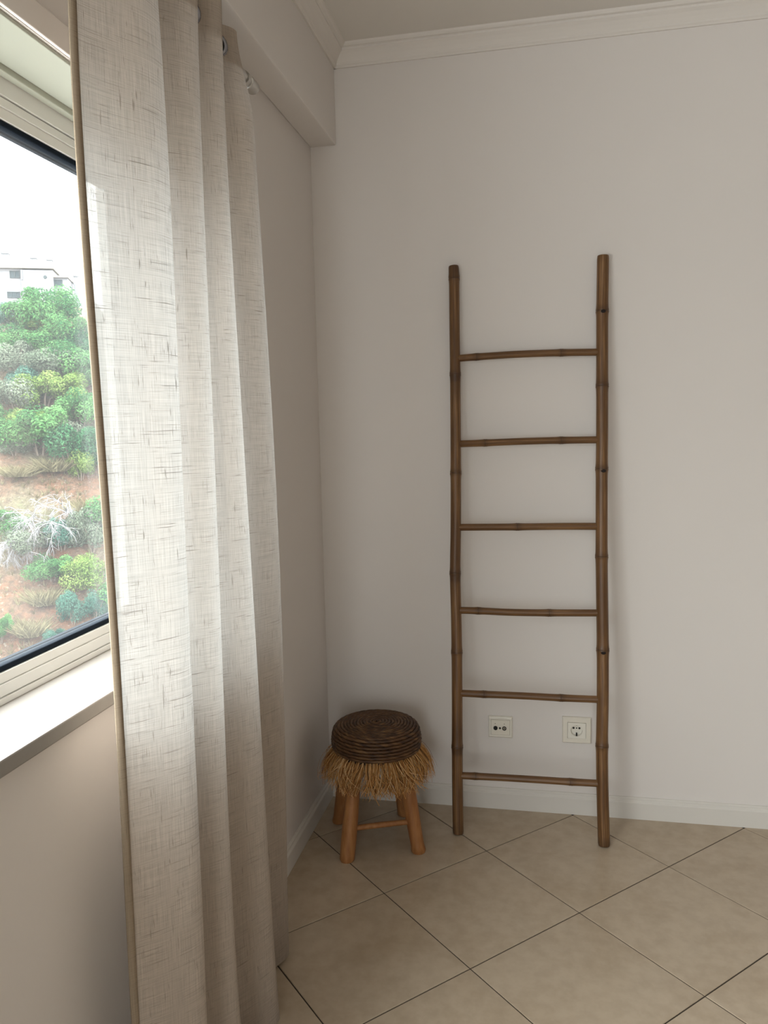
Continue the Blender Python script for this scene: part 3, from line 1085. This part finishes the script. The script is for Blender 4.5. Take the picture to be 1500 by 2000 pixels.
def foliage_mesh(name, seed, n, leaf):
    rg = random.Random(seed)
    blobs = []
    for k in range(13):
        th, ph = rg.uniform(0, 2*PI), rg.uniform(0, 1)
        rr = rg.uniform(.15, .58)
        blobs.append((Vector((rr*math.cos(th), rr*math.sin(th), .24 + .56*ph*(1 - rr*.6))), rg.uniform(.17, .33), rg.gauss(0, .28)))
    V, F, T = [], [], []
    for k in range(n):
        c, r_, bt = rg.choice(blobs)
        d = Vector((rg.gauss(0, 1), rg.gauss(0, 1), rg.gauss(.15, 1))).normalized()
        rad = r_*(rg.random()**.35)
        p = c + d*rad
        if p.z < .02: p.z = rg.uniform(.02, .15)
        nn = (d + Vector((rg.gauss(0, .5), rg.gauss(0, .5), rg.gauss(.3, .5)))).normalized()
        a_, b_ = frame_of(nn)
        ang = rg.uniform(0, PI)
        e1 = (a_*math.cos(ang) + b_*math.sin(ang)); e2 = nn.cross(e1)
        L = leaf*rg.uniform(.6, 1.3)
        base = len(V)
        V += [tuple(p - e1*L), tuple(p + e2*L*.42 + nn*L*.12), tuple(p + e1*L), tuple(p - e2*L*.42 + nn*L*.12)]
        F.append((base, base+1, base+2, base+3))
        t = min(1, max(0, rg.gauss(.45, .22) + bt))
        T += [t]*4
    me = bpy.data.meshes.new(name)
    me.from_pydata(V, [], F)
    at = me.attributes.new('tone', 'FLOAT', 'POINT'); at.data.foreach_set('value', T)
    return me


def grass_mesh(name, seed, n):
    rg = random.Random(seed)
    V, F, T = [], [], []
    for k in range(n):
        th, rr = rg.uniform(0, 2*PI), rg.random()**.6*.5
        p = Vector((rr*math.cos(th), rr*math.sin(th), 0))
        ln = rg.uniform(.4, 1.0)
        lean = Vector((rg.gauss(0, .25), rg.gauss(0, .25), 0)) + p*.4
        s = Vector((-math.sin(th), math.cos(th), 0))*.022
        b_ = len(V)
        V += [tuple(p - s), tuple(p + s), tuple(p + lean*.5 + Vector((0, 0, ln*.6))), tuple(p + lean + Vector((0, 0, ln)))]
        F += [(b_, b_+1, b_+2), (b_+1, b_+3, b_+2)]
        T += [rg.random()]*4
    me = bpy.data.meshes.new(name)
    me.from_pydata(V, [], F)
    at = me.attributes.new('tone', 'FLOAT', 'POINT'); at.data.foreach_set('value', T)
    return me

FOL = {}
for kk in 'gdbys':
    FOL[kk] = []
    for q in range(2):
        me = foliage_mesh('foliage', hash_seed := (ord(kk)*7 + q), 7000, .034)
        me.materials.append(LEAF[kk]); FOL[kk].append(me)
FOL['t'] = [grass_mesh('grass', 5, 500)]
FOL['t'][0].materials.append(LEAF['t'])


def stem_mesh():
    bm = bmesh.new()
    rg = random.Random(8)
    for k in range(5):
        th = k*1.26
        tip = Vector((.32*math.cos(th), .32*math.sin(th), rg.uniform(.45, .65)))
        tube_into(bm, [(.02*math.cos(th), .02*math.sin(th), -.25), tuple(tip*.45 + Vector((0, 0, .05))), tuple(tip)], [.022, .015, .006], 5)
    me = bpy.data.meshes.new('stem')
    bm.to_mesh(me); bm.free(); me.materials.append(BARK)
    return me
STEM = stem_mesh()


def shrub(name, x, y, z, w, h, k, label, cat, group=None, seed=0):
    o = empty(name, (x, y, z), seed*1.7 % 6.28)
    tag(o, label, cat, group)
    f = bpy.data.objects.new('foliage' if k != 't' else 'blades', FOL[k][seed % len(FOL[k])])
    f.scale = (w, w, h*1.02)
    f.parent = o; f['kind'] = 'stuff'; COL.objects.link(f)
    if k != 't':
        s = bpy.data.objects.new('stem', STEM); s.scale = (w, w, h); s.parent = o; COL.objects.link(s)
    return o

SH = [(-34.85, 49.15, 8.75, 3.9, 3.7, 'g', 'largest green tree on the crest, rising in front of the building'),
      (-37.13, 48.53, 8.61, 2.78, 2.22, 'b', 'bluish green shrub on the crest left of the largest tree'),
      (-32.17, 48.33, 6.93, 3.09, 2.91, 'g', 'green bush on the crest right of the largest tree, near the curtain'),
      (-34.46, 47.07, 6.92, 3.41, 2.15, 'g', 'green bush just below the largest crest tree, left side'),
      (-34.64, 48.81, 8.34, 2.22, 1.29, 'y', 'small yellow-green bush at the foot of the largest crest tree'),
      (-34.20, 44.68, 5.36, 2.93, 2.58, 's', 'pale grey-green shrub high on the slope at the left window edge'),
      (-32.31, 44.79, 4.79, 3.43, 2.57, 's', 'pale grey-green shrub in the middle of the upper slope'),
      (-30.65, 46.37, 4.98, 3.16, 2.81, 'g', 'green bush on the upper slope beside the curtain hem'),
      (-30.24, 43.80, 3.18, 2.68, 2.35, 'y', 'yellow-green bush in the middle slope beside the curtain'),
      (-32.65, 42.67, 2.89, 3.15, 2.65, 's', 'silvery shrub in the middle slope at the left window edge'),
      (-31.12, 43.14, 2.86, 2.99, 2.49, 'y', 'yellow-green bush between the silvery shrub and the curtain'),
      (-28.44, 43.16, 1.81, 2.64, 2.64, 'g', 'green bush above the dark one beside the curtain'),
      (-31.96, 40.55, 0.89, 2.23, 2.55, 'g', 'green bush at the left edge, just above the bare earth'),
      (-29.72, 40.57, 0.12, 3.80, 3.32, 'g', 'broad green bush hanging over the bare red earth'),
      (-27.57, 40.40, -0.84, 3.13, 3.13, 'd', 'dark green bush beside the curtain above the red earth'),
      (-26.71, 39.97, -1.44, 1.55, 1.86, 'y', 'small bright bush below the dark one at the red earth bank'),
      (-28.64, 35.57, -4.27, 2.00, 1.72, 'g', 'green bush at the left edge beside the dead branches'),
      (-25.12, 34.23, -6.55, 1.92, 1.65, 'g', 'green bush right below the dead branches'),
      (-23.37, 34.60, -7.01, 2.06, 1.93, 'y', 'bright green bush below the dead branches, beside the curtain'),
      (-22.95, 32.63, -8.33, 1.18, 1.84, 'b', 'slim bluish green shrub low on the slope, left of its pair'),
      (-22.05, 33.38, -8.36, 1.20, 1.73, 'b', 'slim bluish green shrub low on the slope against the curtain hem'),
      (-25.71, 30.68, -8.82, 0.92, 1.53, 'g', 'small green bush at the lower left window edge'),
      (-24.02, 36.44, -5.09, 2.00, 2.58, 's', 'grey-green shrub behind the dead branches beside the curtain'),
      (-24.47, 31.29, -8.68, 1.41, 0.90, 't', 'straw-coloured grass tuft low on the slope'),
      (-23.26, 31.36, -9.06, 1.02, 0.77, 'b', 'tiny bluish shrub just above the window gasket'),
      (-28.17, 39.72, -0.95, 1.86, 0.93, 't', 'dry grass tuft on the red earth below the broad bush'),
      (-29.69, 38.44, -1.16, 1.82, 0.76, 't', 'dry grass tuft on the red earth at the left'),
      (-26.64, 35.13, -5.19, 2.25, 1.97, 's', 'grey-green shrub underneath the sprawling dead branches'),
      (-25.47, 35.84, -5.00, 2.13, 1.85, 'b', 'bluish green shrub right of the grey one under the dead branches'),
      (-32.53, 47.11, 6.32, 2.50, 1.96, 'g', 'small green bush between the upper grey-green shrubs'),
      (-32.80, 43.90, 4.09, 2.71, 2.03, 'b', 'bluish green shrub in the middle slope above the silvery shrub'),
      (-30.79, 48.51, 6.54, 2.18, 2.18, 'd', 'dark green bush high on the slope against the curtain hem'),
      (-35.54, 45.53, 6.32, 2.11, 1.93, 'g', 'green bush at the left window edge above the pale grey shrub'),
      (-28.96, 41.73, 0.80, 2.58, 1.93, 's', 'grey-green shrub between the broad bush and the dark one'),
      (-30.96, 41.34, 1.23, 2.25, 1.77, 'y', 'yellow-green bush behind the broad green bush'),
      (-26.63, 41.26, -0.58, 1.90, 1.90, 'd', 'small dark bush half behind the curtain above the red earth'),
      (-30.97, 39.75, 0.08, 1.88, 1.25, 's', 'low grey shrub at the upper edge of the bare earth'),
      (-24.97, 37.89, -3.53, 1.77, 1.18, 't', 'dry grass tuft above the dead branches beside the curtain'),
      (-24.77, 32.88, -7.49, 1.33, 0.93, 't', 'dry grass tuft below the green bush on the lower slope')]
for i, (x, y, z, w, h, k, lab) in enumerate(SH):
    shrub('grass_tuft' if k == 't' else ('tree' if i == 0 else 'shrub'), x, y, z, w, h, k, lab, 'grass' if k == 't' else ('tree' if i == 0 else 'shrub'), 'shrubs on the hillside', i)
HID = [(-28.60, 47.07, 4.25, 3.18, 3.18, 'g'), (-25.26, 42.40, -0.50, 2.90, 2.90, 'd'), (-23.04, 37.82, -4.41, 2.64, 2.35, 'g'), (-20.92, 35.05, -7.90, 2.48, 2.20, 'g'),
       (-29.73, 51.90, 8.26, 3.82, 3.06, 'g'), (-26.02, 48.27, 3.51, 3.94, 3.58, 'd'), (-23.04, 42.72, -1.51, 3.55, 3.22, 'g')]
for i, q in enumerate(HID):
    shrub('shrub', *q, 'green hillside shrub hidden behind the linen curtain', 'shrub', 'shrubs behind the curtain', i + 40)


def dead(x, y, z, size, seed, spread, label):
    rg = random.Random(seed)
    o = empty('dead_branch', (x, y, z))
    tag(o, label, 'branch', 'dead branches on the slope')
    bm = bmesh.new()
    def grow(p, d, L, r, depth):
        pts = [p]
        q = p
        dd = d.copy()
        for s in range(4):
            dd = (dd + Vector((rg.gauss(0, .16), rg.gauss(0, .16), rg.gauss(-.13, .15)))).normalized()
            q = q + dd*L/4
            pts.append(q)
        tube_into(bm, pts, [r*(1 - .16*i) for i in range(5)], 4, False)
        if depth:
            for c in range(rg.randint(3, 5)):
                b0 = pts[rg.randint(1, 4)]
                nd = (dd + Vector((rg.gauss(0, .6), rg.gauss(0, .5), rg.gauss(-.1, .5)))).normalized()
                grow(b0, nd, L*rg.uniform(.5, .8), r*.6, depth-1)
    for k in range(spread):
        d = Vector((rg.gauss(.1, .8), -.4 + rg.gauss(0, .3), rg.gauss(.42, .35))).normalized()
        grow(Vector((0, 0, .3)), d, size*rg.uniform(.6, 1), .036, 3)
    obj('branches', bm, DEADWOOD, o)
dead(-26.9, 35.4, -4.0, 1.75, 3, 7, 'pale bleached dead branches fanning out, middle of the three')
dead(-25.5, 36.5, -3.4, 1.65, 11, 5, 'pale bleached dead branches arching beside the curtain')
dead(-27.3, 34.4, -4.9, 1.45, 6, 7, 'tangle of thin pale dead twigs below the other branches')

# building on the ridge; local x runs along its front, z up, 1 unit = 1 m
bl = empty('apartment_building', (-54.494, 75.812, 15.63), math.radians(24))
tag(bl, 'white apartment building with chimneys on top of the ridge', 'building')
K = .0562


def X(px): return (px - 60)*K*1.02
def Z(py): return (590 - py)*K


def bbox(name, x0, x1, z0, z1, y0, y1, mat, parent=bl, bev=0.0):
    bm = bmesh.new(); box(bm, (X(x0), y0, Z(z1)), (X(x1), y1, Z(z0)), bev)
    return obj(name, bm, mat, parent)
bbox('wall', -60, 47, 524, 670, .6, 9, RENDERW)
bbox('wall', 46, 103, 529, 670, 0, 9, RENDERW)
bbox('wall', 102, 128, 541, 670, .5, 8, RENDERW)
bbox('wall', 127, 170, 580, 670, 1.2, 8, RENDERW)
bbox('roof_slab', -62, 48, 506, 522, 1.2, 8.5, SHADEGREY)
bbox('cornice', 44, 105, 520, 526, -.16, 9.3, CREAM)
bbox('cornice', -62, 46, 521, 525, .2, 9.3, CREAM)
bbox('cornice', 101, 130, 538, 541.5, .2, 8.2, CREAM)
for a_, b_, t_, u_ in ((2, 15, 488, 508), (54, 65, 496, 521), (84, 94, 499, 521), (132, 140, 530, 582)):
    c_ = bbox('chimney', a_, b_, t_, u_, 3.0, 3.7, SHADEGREY)
    bbox('chimney_cap', a_ - 1, b_ + 1, t_ - 1.5, t_, 2.9, 3.8, SHADEGREY, c_)


def far_win(x0, x1, z0, z1, y, mull):
    w = bmesh.new()
    t = .09
    A, B, C_, D = X(x0), X(x1), Z(z1), Z(z0)
    for lo, hi in (((A, C_), (A+t, D)), ((B-t, C_), (B, D)), ((A, D-t), (B, D)), ((A, C_), (B, C_+t))):
        box(w, (lo[0], y-.08, lo[1]), (hi[0], y+.05, hi[1]))
    for q in range(1, mull):
        m_ = A + (B-A)*q/mull
        box(w, (m_-t/2, y-.08, C_), (m_+t/2, y+.05, D))
    fr = obj('window', w, WINFRAME, bl)
    g = bmesh.new(); box(g, (A+.02, y-.02, C_+.02), (B-.02, y+.02, D-.02))
    obj('pane', g, WINGLASS, fr)
far_win(24, 42, 529, 543, .6, 2)
far_win(17, 40, 569, 581, .6, 3)
far_win(102.5, 118, 545, 558, .48, 2)
far_win(105, 127.5, 569, 581, .48, 3)
far_win(-6, 4, 528, 541, .6, 2)
bm = bmesh.new(); lathe_into(bm, [(0, -.06), (.16, -.06), (.19, -.03), (.19, .03), (0, .03)], 16, (X(89), 0, Z(542)), 1)
obj('round_vent', bm, WINFRAME, bl)
bbox('pilaster', 46.5, 49, 530, 548, -.15, .05, SHADEGREY)
bbox('pilaster', 50, 52.5, 566, 580, -.15, .05, SHADEGREY)
